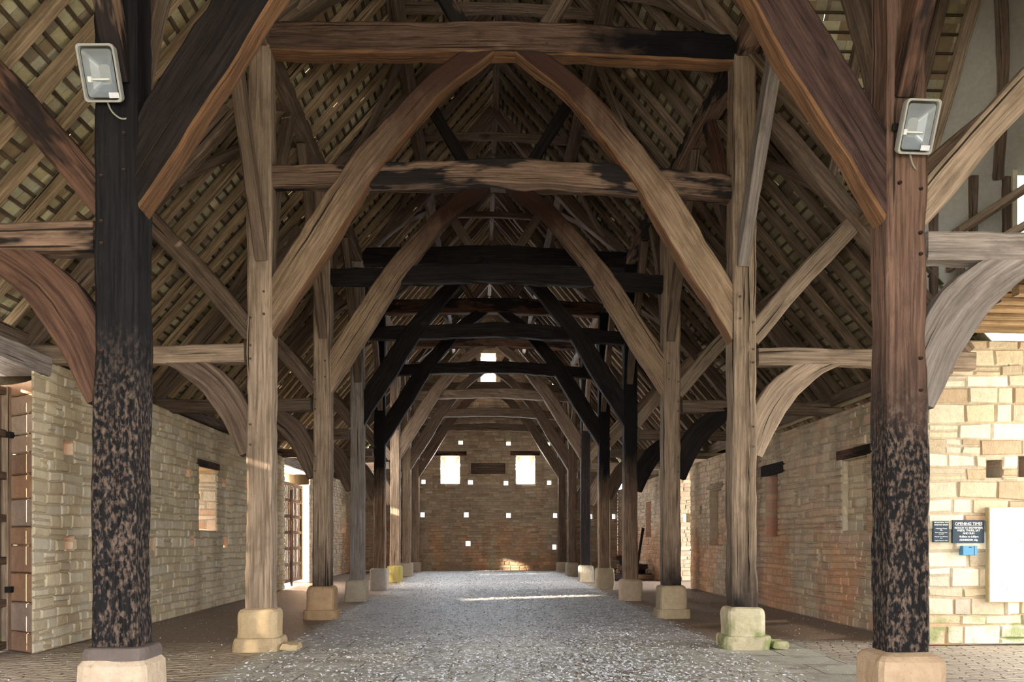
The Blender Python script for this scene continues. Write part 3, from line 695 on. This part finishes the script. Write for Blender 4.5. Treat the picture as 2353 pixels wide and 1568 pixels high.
# ---------------------------------------------------------------- lintels
beam('door_lintel', [(LX-0.35, 6.6, 3.86), (LX-0.3, 9.0, 3.84), (LX-0.28, 11.4, 3.78)], 0.26, 0.7, (1, 0, 0), GREY, 'thick weathered timber lintel over the near left doorway', 'lintel', rough=0.02)
beam('door_lintel', [(LX-0.35, 24.5, 3.80), (LX-0.32, 28.8, 3.80)], 0.3, 0.7, (1, 0, 0), GREY, 'timber lintel over the far left doorway', 'lintel', rough=0.02)
for (x0, x1, z0, z1, y, lab) in ((-2.62, -1.01, 5.27, 5.47, EY, 'left'), (1.0, 2.36, 5.29, 5.49, EY, 'right')):
    mb = MB(); mb.box(x0, x1, y-0.05, y+0.6, z0, z1, 0.01, 0.006, along='x'); tag(rebase(mb.build('window_lintel', BROWN), (x0, y, z0)), 'brown timber lintel over the %s window of the far gable' % lab, 'lintel')
for (y0, y1, z0, z1, X, lab, m) in ((17.2, 18.6, 2.86, 3.10, RX, 'blackened timber lintel above the pink blocked window in the right wall', CHAR), (13.3, 14.6, 2.86, 3.02, RX, 'thin dark timber lintel over the blocked window beside the near right post', BROWN),
                                    (21.6, 23.1, 2.82, 2.98, RX, 'pale timber lintel over the farther blocked window in the right wall', OAK), (17.35, 18.72, 2.98, 3.12, LX, 'dark timber lintel over the slit window in the left wall', BROWN)):
    sg = 1 if X > 0 else -1; mb = MB(); mb.box(min(X-sg*0.03, X+sg*0.28), max(X-sg*0.03, X+sg*0.28), y0, y1, z0, z1, 0.012, 0.01, along='y'); tag(rebase(mb.build('window_lintel', m), (X, y0, z0)), lab, 'lintel')
# vent panel on the gable
root = empty('vent_panel', (-0.02, EY-0.03, 4.45), 'brown louvred wooden panel between the two gable windows', 'panel')
mb = MB(); mb.box(-0.78, 0.78, -0.03, 0.03, 0.0, 0.48, 0.01, along='x'); mb.build('backboard', BROWN, root)
for i in range(6): mb = MB(); mb.box(-0.74, 0.74, -0.07, -0.025, 0.02+i*0.077, 0.07+i*0.077, 0.008, along='x'); mb.build('slat', OAK2, root)

# ---------------------------------------------------------------- doors in the left wall
def door(X, y0, y1, z0, z1, label, name='door_leaf', gaps=0.012, brace=True):
    root = empty(name, (X, y0, z0), label, 'door'); H = z1-z0; L = y1-y0
    n = int(L/0.2); w = L/n
    for i in range(n):
        mb = MB(); mb.box(-0.05, -0.02, i*w+gaps/2, (i+1)*w-gaps/2, 0, H, 0.0, 0.002, along='z'); mb.build('plank', PLANK, root)
    for a in (0.0, L-0.12):
        mb = MB(); mb.box(-0.02, 0.06, a, a+0.12, 0, H, 0.008, along='z'); mb.build('stile', OAK, root)
    for i in range(7):
        z = 0.02+i*(H-0.14)/6; mb = MB(); mb.box(-0.018, 0.045, 0.12, L-0.12, z, z+0.10, 0.006, along='y'); mb.build('ledge', OAK2, root)
    return root
door(LX-0.50, 7.85, 11.42, 0.02, 3.50, 'plank door with wide horizontal ledges standing in the near left doorway', gaps=0.02)
r = door(LX-0.24, 25.2, 28.3, 0.10, 3.25, 'ledged plank door standing in the far left doorway', gaps=0.02)
mb = MB(); mb.box(0.05, 0.10, 1.30, 1.42, -0.3, 2.9, 0.005, along='z'); mb.build('draw_bar', BROWN, r)
for z, y in ((2.86, 11.38), (0.82, 11.38)):
    mb = MB(); mb.box(-0.03, 0.05, -0.10, 0.10, -0.04, 0.04, 0.004); o = mb.build('hinge_bracket', IRON); o.location = (LX-0.44, y, z); tag(o, 'small black iron door bracket, the %s one on the near left doorway' % ('upper' if z > 2 else 'lower'), 'bracket')

# ---------------------------------------------------------------- porch chamber over the near right doorway
for i in range(11):
    y = 8.0+i*0.33
    beam('floor_joist', [(5.95, y, 4.40), (8, y, 4.39), (10.3, y, 4.40)], 0.12, 0.14, (0, 1, 0), FRESH, 'pale floor joist under the porch chamber', 'joist', 'joists under the porch chamber floor', step=0.6)
mb = MB()
for i in range(18): mb.box(6.0+i*0.245, 6.235+i*0.245, 7.6, 11.6, 4.475, 4.505, 0.0, 0.001, along='y')
struct(mb.build('ceiling_porch', FRESH))
beam('bressummer', [(6.0, 7.3, 4.62), (5.98, 9.5, 4.64), (6.0, 11.75, 4.62)], 0.26, 0.3, (1, 0, 0), OAK2, 'heavy edge beam carrying the chamber floor along the porch opening', 'beam', rough=0.02)
beam('porch_corner_beam', [(5.3, 11.72, 4.18), (5.9, 11.72, 4.16)], 0.34, 0.34, (0, 1, 0), OAK, 'pale squared beam end resting on the corner of the right wall', 'beam')
root = empty('gallery_railing', (6.25, 7.6, 4.8), 'brown wooden railing of the chamber above the porch', 'railing')
def child_beam(name, pts, w, t, ax, mat):
    V, F, G = beam_geo(pts, w, t, ax, rough=0.006); return mesh_obj(name, V, F, mat, root, grain=G)
child_beam('bottom_rail', [(0, 0, 0.0), (0, 4.0, 0.0)], 0.14, 0.12, (1, 0, 0), OAK2)
child_beam('middle_rail', [(0, 0, 0.48), (0, 4.0, 0.48)], 0.09, 0.06, (1, 0, 0), OAK)
child_beam('top_rail', [(0, 0, 0.92), (0, 4.0, 0.92)], 0.10, 0.08, (1, 0, 0), OAK)
for i in range(3): child_beam('rail_post', [(0, 0.3+i*1.7, -0.15), (0, 0.3+i*1.7, 0.96)], 0.09, 0.09, (1, 0, 0), OAK2)
# partition at the chamber's far side
mb = MB(); Yp = 11.66
for a, b, c, d in ((5.95, 7.25, 4.5, 6.65), (7.25, 7.9, 4.5, 5.75), (7.9, 10.4, 4.5, 6.65)):
    mb.box(a, b, Yp, Yp+0.12, c, d)
struct(mb.build('wall_chamber', PLASTER))
mb = MB(); mb.box(7.18, 7.25, Yp-0.05, Yp+0.3, 5.75, 6.7); mb.box(7.9, 7.97, Yp-0.05, Yp+0.3, 5.75, 6.7); mb.box(7.18, 7.97, Yp-0.06, Yp+0.3, 5.68, 5.75); struct(mb.build('window_1', LIMEWASH))
for x in (6.05, 6.62, 7.1, 8.1): beam('partition_stud', [(x, Yp-0.03, 4.5), (x, Yp-0.03, 6.6)], 0.1, 0.1, (0, 1, 0), OAK2, 'upright stud against the grey plaster of the porch chamber', 'stud', 'studs of the chamber partition')
# sloping ceiling of the chamber roof, its rafters and laths
def CP(x, t, h): return (x, Yp-t, 6.5+1.48*t+h)   # t runs towards the camera
mb = MB(); mb.add([CP(6.0, 0, 0.14), CP(10.4, 0, 0.14), CP(10.4, 2.0, 0.14), CP(6.0, 2.0, 0.14)], [(0, 1, 2, 3)]); struct(mb.build('ceiling_chamber', PLASTER)); mb = MB()
mb.add([CP(2.2, 2.0, 0.24), CP(10.4, 2.0, 0.24), (10.4, 7.6, 6.6), (2.2+2.6, 7.6, 6.6)], [(0, 1, 2, 3)])
mb.add([(10.4, 7.6, 4.5), (10.4, 11.7, 4.5), (10.4, 11.7, 6.5), (10.4, 9.65, 9.6), (10.4, 7.6, 6.5)], [(0, 1, 2, 3, 4)])
mb.add([(6.0, 7.6, 4.5), (10.4, 7.6, 4.5), (10.4, 7.6, 6.6), (6.0, 7.6, 6.6)], [(0, 1, 2, 3)]); struct(mb.build('ceiling_chamber_near', PLASTER))
mb = MB()
for c in range(20):
    t = -0.3+c*0.12
    xa = max(2.4, 4.75-1.265*max(0, t))-R.uniform(0, 0.25)
    while xa < 6.05:
        w = R.uniform(0.14, 0.28); g = R.uniform(0.001, 0.004); tt = R.choice(TPAL); dl = 0.34 if R.random() > 0.12 else 0.2
        mb.add([CP(xa+g, t, 0.21), CP(xa+w-g, t, 0.21), CP(xa+w-g, t+dl, 0.17), CP(xa+g, t+dl, 0.17)], [(0, 1, 2, 3)], tt); xa += w
struct(mb.build('ceiling_valley', TILE))
for c in range(19):
    t = -0.25+c*0.12
    o = beam('valley_lath', [CP(max(2.5, 4.9-1.265*max(0, t)), t, 0.13), CP(5.98, t, 0.13)], 0.035, 0.024, (0, 0, 1), LATH, 'short lath crossing the valley beside the porch chamber', 'lath', 'laths of the valley over the right aisle', step=2, rough=0.002)
for x, lab in ((4.6, 'first'), (5.15, 'second'), (5.55, 'third'), (5.95, 'fourth')):
    beam('valley_rafter', [CP(x-0.02, -0.1, 0.05), CP(x, 2.2, 0.05)], 0.13, 0.13, (0, 0, 1), OAK2 if x < 5.9 else OAK, 'rafter of the chamber roof beside its sloping plaster, %s of four counting from the nave' % lab, 'rafter')
beam('chamber_wind_brace', [CP(6.05, 1.5, 0.08), CP(6.4, 1.05, 0.08), CP(6.75, 0.5, 0.08), CP(7.0, 0, 0.08)], 0.14, 0.06, (0, 0, 1), OAK2, 'curved brace across the sloping plaster ceiling of the chamber', 'brace')

# ---------------------------------------------------------------- things on the porch wall
def text(body, size, loc, parent, mat, align='CENTER', ext=0.001, bold=0.0):
    cu = bpy.data.curves.new('lettering', 'FONT'); cu.body = body; cu.size = size; cu.align_x = align; cu.extrude = ext; cu.offset = bold; cu.resolution_u = 3
    t = bpy.data.objects.new('tmp_text', cu); C.objects.link(t); dg = bpy.context.evaluated_depsgraph_get()
    me = bpy.data.meshes.new_from_object(t.evaluated_get(dg)); bpy.data.objects.remove(t); me.materials.clear(); me.materials.append(mat)
    o = bpy.data.objects.new('lettering', me); C.objects.link(o); o.parent = parent; o.location = loc; o.rotation_euler = (PI/2, 0, 0); return o
YW = 11.6-0.03
root = empty('opening_times_sign', (6.51, YW, 1.43), 'dark slate-blue sign headed OPENING TIMES beside the white board', 'sign')
mb = MB(); mb.box(-0.225, 0.225, -0.02, 0.02, 0, 0.32, 0.003); mb.build('panel', SLATE, root)
for tx, sz, z in (('OPENING TIMES', 0.054, 0.252), ('MARCH TO NOVEMBER', 0.038, 0.200), ('WEDS, THURS, SAT', 0.038, 0.162), ('AND SUN', 0.038, 0.124), ('10.00am to 6.00pm', 0.036, 0.078), ('ADMISSION 60p', 0.038, 0.030)):
    text(tx, sz, (0, -0.022, z), root, WHITE, bold=0.0008)
mb = MB(); mb.box(-0.185, 0.185, -0.023, -0.02, 0.240, 0.243); mb.build('underline', WHITE, root)
root = empty('admission_sign', (6.12, YW, 1.44), 'narrow slate-blue sign with small white lettering at the wall corner', 'sign')
mb = MB(); mb.box(-0.11, 0.11, -0.02, 0.02, 0, 0.30, 0.003); mb.build('panel', SLATE, root)
for tx, sz, z in (('THE NATIONAL TRUST', 0.021, 0.272), ('BREDON BARN', 0.029, 0.235), ('Admission Charge', 0.022, 0.186), ('60p', 0.022, 0.163), ('Please place fee in box', 0.019, 0.130), ('provided', 0.019, 0.110), ('National Trust Members', 0.019, 0.072), ('Free', 0.019, 0.052), ('Registered Charity No. 205846', 0.0145, 0.018)):
    text(tx, sz, (0, -0.022, z), root, WHITE, bold=0.0004)
root = empty('collecting_box', (6.50, YW, 1.26), 'small blue metal collecting box fixed below the signs', 'box')
mb = MB(); mb.box(-0.10, 0.10, -0.08, 0.03, 0, 0.13, 0.006); mb.build('body', BLUE, root)
mb = MB(); mb.box(-0.02, 0.02, -0.083, -0.078, 0.105, 0.115); mb.build('coin_slot', IRON, root)
mb = MB(); mb.box(0.055, 0.06, -0.083, -0.078, 0.0, 0.13); mb.build('seam', IRON, root)
root = empty('display_board', (7.35, YW, 0.60), 'large white display board with faint drawings and yellow edge', 'board')
mb = MB(); mb.box(-0.58, 0.60, -0.07, 0.02, 0, 1.33, 0.003); mb.build('frame', BOARDE, root)
mb = MB(); mb.box(-0.565, 0.6, -0.075, -0.069, 0.01, 1.32); mb.build('face', BOARD, root)
mb = MB()
for i in range(4): mb.box(-0.44, -0.26, -0.0765, -0.075, 0.95-i*0.11, 0.954-i*0.11)
for i in range(9):
    x = -0.45+0.06*i; z = 0.16+0.05*math.sin(i*1.7); mb.box(x, x+0.012, -0.0765, -0.075, z, z+0.07)
for i in range(14):
    a = i/14; mb.box(-0.12+0.09*a, -0.112+0.09*a, -0.0765, -0.075, 0.84-0.32*a, 0.87-0.32*a)
mb.box(-0.14, -0.03, -0.0765, -0.075, 0.86, 0.87); mb.box(-0.13, -0.10, -0.0765, -0.075, 1.02, 1.06); mb.box(-0.15, -0.02, -0.0765, -0.075, 1.12, 1.125)
mb.build('faint_drawings', FAINT, root)

# ---------------------------------------------------------------- floodlights
def floodlight(loc, roll, yaw, label):
    root = empty('floodlight', loc, label, 'floodlight'); root.rotation_euler = (math.radians(24), roll, yaw)
    w, h = 0.152, 0.205
    def loop(y, sx, sz, r=0.03):
        out = []
        for cx, cz, a0 in ((1, 1, 0), (-1, 1, 90), (-1, -1, 180), (1, -1, 270)):
            for i in range(5):
                a = math.radians(a0+i*22.5); out.append((cx*(sx-r)+r*math.cos(a), y, cz*(sz-r)+r*math.sin(a)))
        return out
    def shell(loops, cap0=False, cap1=False):
        V = []; F = []
        for l in loops: V += l
        n = 20
        for r in range(len(loops)-1):
            for j in range(n): k = (j+1) % n; F.append((r*n+j, (r+1)*n+j, (r+1)*n+k, r*n+k))
        if cap0: F.append(tuple(range(n)))
        if cap1: F.append(tuple(range(len(V)-1, len(V)-1-n, -1)))
        return V, F
    V, F = shell([loop(-0.005, w-0.005, h-0.005), loop(0.05, w-0.01, h-0.01), loop(0.14, w*0.6, h*0.62), loop(0.16, w*0.5, h*0.5)], False, True); mesh_obj('housing', V, F, LGREY, root)
    V, F = shell([loop(-0.012, w-0.018, h-0.018), loop(-0.025, w-0.015, h-0.015), loop(-0.025, w, h), loop(0.0, w, h), loop(0.002, w-0.018, h-0.018)]); mesh_obj('bezel', V, F, LGREY, root)
    V, F = shell([loop(-0.008, w-0.03, h-0.035), loop(0.04, w-0.06, h-0.08), loop(0.085, w*0.3, h*0.35)], False, True); mesh_obj('reflector', V, F, REFL, root)
    o = MB(); o.box(-0.09, 0.06, 0.012, 0.024, -0.045, -0.033, 0.003); o.build('tube_lamp', WHITE, root)
    o = MB(); o.box(-0.12, -0.085, 0.005, 0.035, -0.062, -0.018, 0.004); o.build('lamp_holder', WHITE, root)
    o = MB(); o.box(0.05, 0.13, -0.0185, -0.0165, -0.175, -0.135); o.build('sticker', STICK, root)
    o = MB(); o.box(-0.13, 0.13, 0.155, 0.175, -0.03, 0.03, 0.004); o.box(-0.02, 0.02, 0.16, 0.25, -0.04, 0.02, 0.004); o.build('bracket', IRON, root)
    V, F, G = beam_geo([(0.0, 0.04, -0.2), (0.03, 0.03, -0.27), (0.09, 0.05, -0.32), (0.15, 0.12, -0.30), (0.17, 0.16, -0.25)], 0.012, 0.012, (0, 1, 0.01), step=0.02, rough=0.0); mesh_obj('cable', V, F, CABLE, root, grain=G)
    return root
floodlight((-3.33, YK[0]-0.36, 5.19), math.radians(1), math.radians(-4), 'grey floodlight fixed to the charred near left post')
floodlight((3.28, YK[0]-0.36, 4.88), math.radians(-2), math.radians(6), 'grey floodlight fixed to the red-brown near right post')

# ---------------------------------------------------------------- litter, grass, timber heap
def flakes(name, n, pick, mat, smin, smax, label, cat):
    V = []; F = []
    for i in range(n):
        x, y = pick(); a = R.uniform(0, 2*PI); l = R.uniform(smin, smax); w = l*R.uniform(0.2, 0.6); z = 0.018
        ca, sa = math.cos(a), math.sin(a); u = R.uniform(0.001, 0.012); b = len(V)
        for p, q, r in ((-l, -w, 0), (0, -w*1.2, u), (l, -w*0.6, R.uniform(0, 0.008)), (l, w*0.6, R.uniform(0, 0.008)), (0, w, u), (-l, w*0.7, 0)):
            V.append((x+p*ca-q*sa, y+p*sa+q*ca, z+r))
        F.append((b, b+1, b+4, b+5)); F.append((b+1, b+2, b+3, b+4))
    return tag(mesh_obj(name, V, F, mat), label, cat, None, 'stuff')
def pickn():
    while True:
        y = 7.8+30.5*R.random()**1.3
        c = R.random()
        x = R.gauss(1.15, 0.75) if c < 0.42 else (R.gauss(-0.9, 0.7) if c < 0.65 else R.uniform(-3.1, 3.1))
        if abs(x) < 3.3: return x, y
flakes('white_litter', 30000, pickn, SILV, 0.008, 0.036, 'scatter of small white flakes along the nave floor', 'litter')
def picka():
    s = R.choice((-1, 1)); return s*R.uniform(3.4, 5.9), 8+30*R.random()
flakes('aisle_litter', 1800, picka, SILV, 0.005, 0.016, 'thin scatter of pale flakes on the earth of both aisles', 'litter')
DUST = plain('brown_straw', (0.17, 0.12, 0.085), 0.9)
flakes('brown_litter', 9000, pickn, DUST, 0.008, 0.03, 'brown straw and leaf litter along the nave floor', 'litter')
V = []; F = []
for i in range(500):
    x = -6.95+R.random()**1.5*0.35; y = R.uniform(10.7, 11.25); h = R.uniform(0.06, 0.30); a = R.uniform(0, 6.3); b = len(V); dx, dy = 0.004*math.cos(a), 0.004*math.sin(a); lx, ly = R.uniform(-0.08, 0.08), R.uniform(-0.08, 0.08)
    V += [(x-dx, y-dy, 0), (x+dx, y+dy, 0), (x+dx+lx*0.4, y+dy+ly*0.4, h*0.6), (x+lx, y+ly, h)]; F.append((b, b+1, b+2, b+3))
tag(mesh_obj('grass_tuft', V, F, GRASS), 'green grass growing at the threshold of the near left doorway', 'grass', None, 'stuff')
for i in range(46):
    lay = (0, 0, 0, 1, 1, 2, 3, 4)[i % 8]; sp = 1-lay*0.17
    x = 5.05+R.uniform(-0.65, 0.65)*sp; y = 30.9+R.uniform(-1.3, 1.6)*sp; z = 0.10+lay*0.17
    a = (0.2, 1.5)[lay % 2]+R.uniform(-0.5, 0.5); l = R.uniform(0.5, 0.95); tl = R.uniform(-0.06, 0.06)
    d = Vector((math.cos(a)*l/2, math.sin(a)*l/2, tl*l/2)); p = Vector((x, y, z))
    beam('timber_offcut', [tuple(p-d), tuple(p+d)], R.uniform(0.12, 0.2), R.uniform(0.14, 0.2), (0.1, 0.1, 1), R.choice((CHAR, CHAR, BROWN, MOT)), 'dark timber offcut lying in the heap by the far right wall', 'timber', 'timber offcuts heaped in the far right aisle', step=0.3)
for i, (x0, y0, x1, y1, z1) in enumerate(((5.1, 29.6, 5.55, 30.4, 1.85), (4.95, 29.9, 5.15, 31.0, 2.0), (5.35, 30.2, 5.35, 31.5, 1.9))):
    beam('leaning_pole', [(x0, y0, 0.02), (x1, y1, z1)], 0.09, 0.07, (0, 1, 0.1), CHAR, '%s dark pole leaning above the heap by the far right wall' % ('longest', 'upright', 'slanting')[i], 'pole', step=0.4)
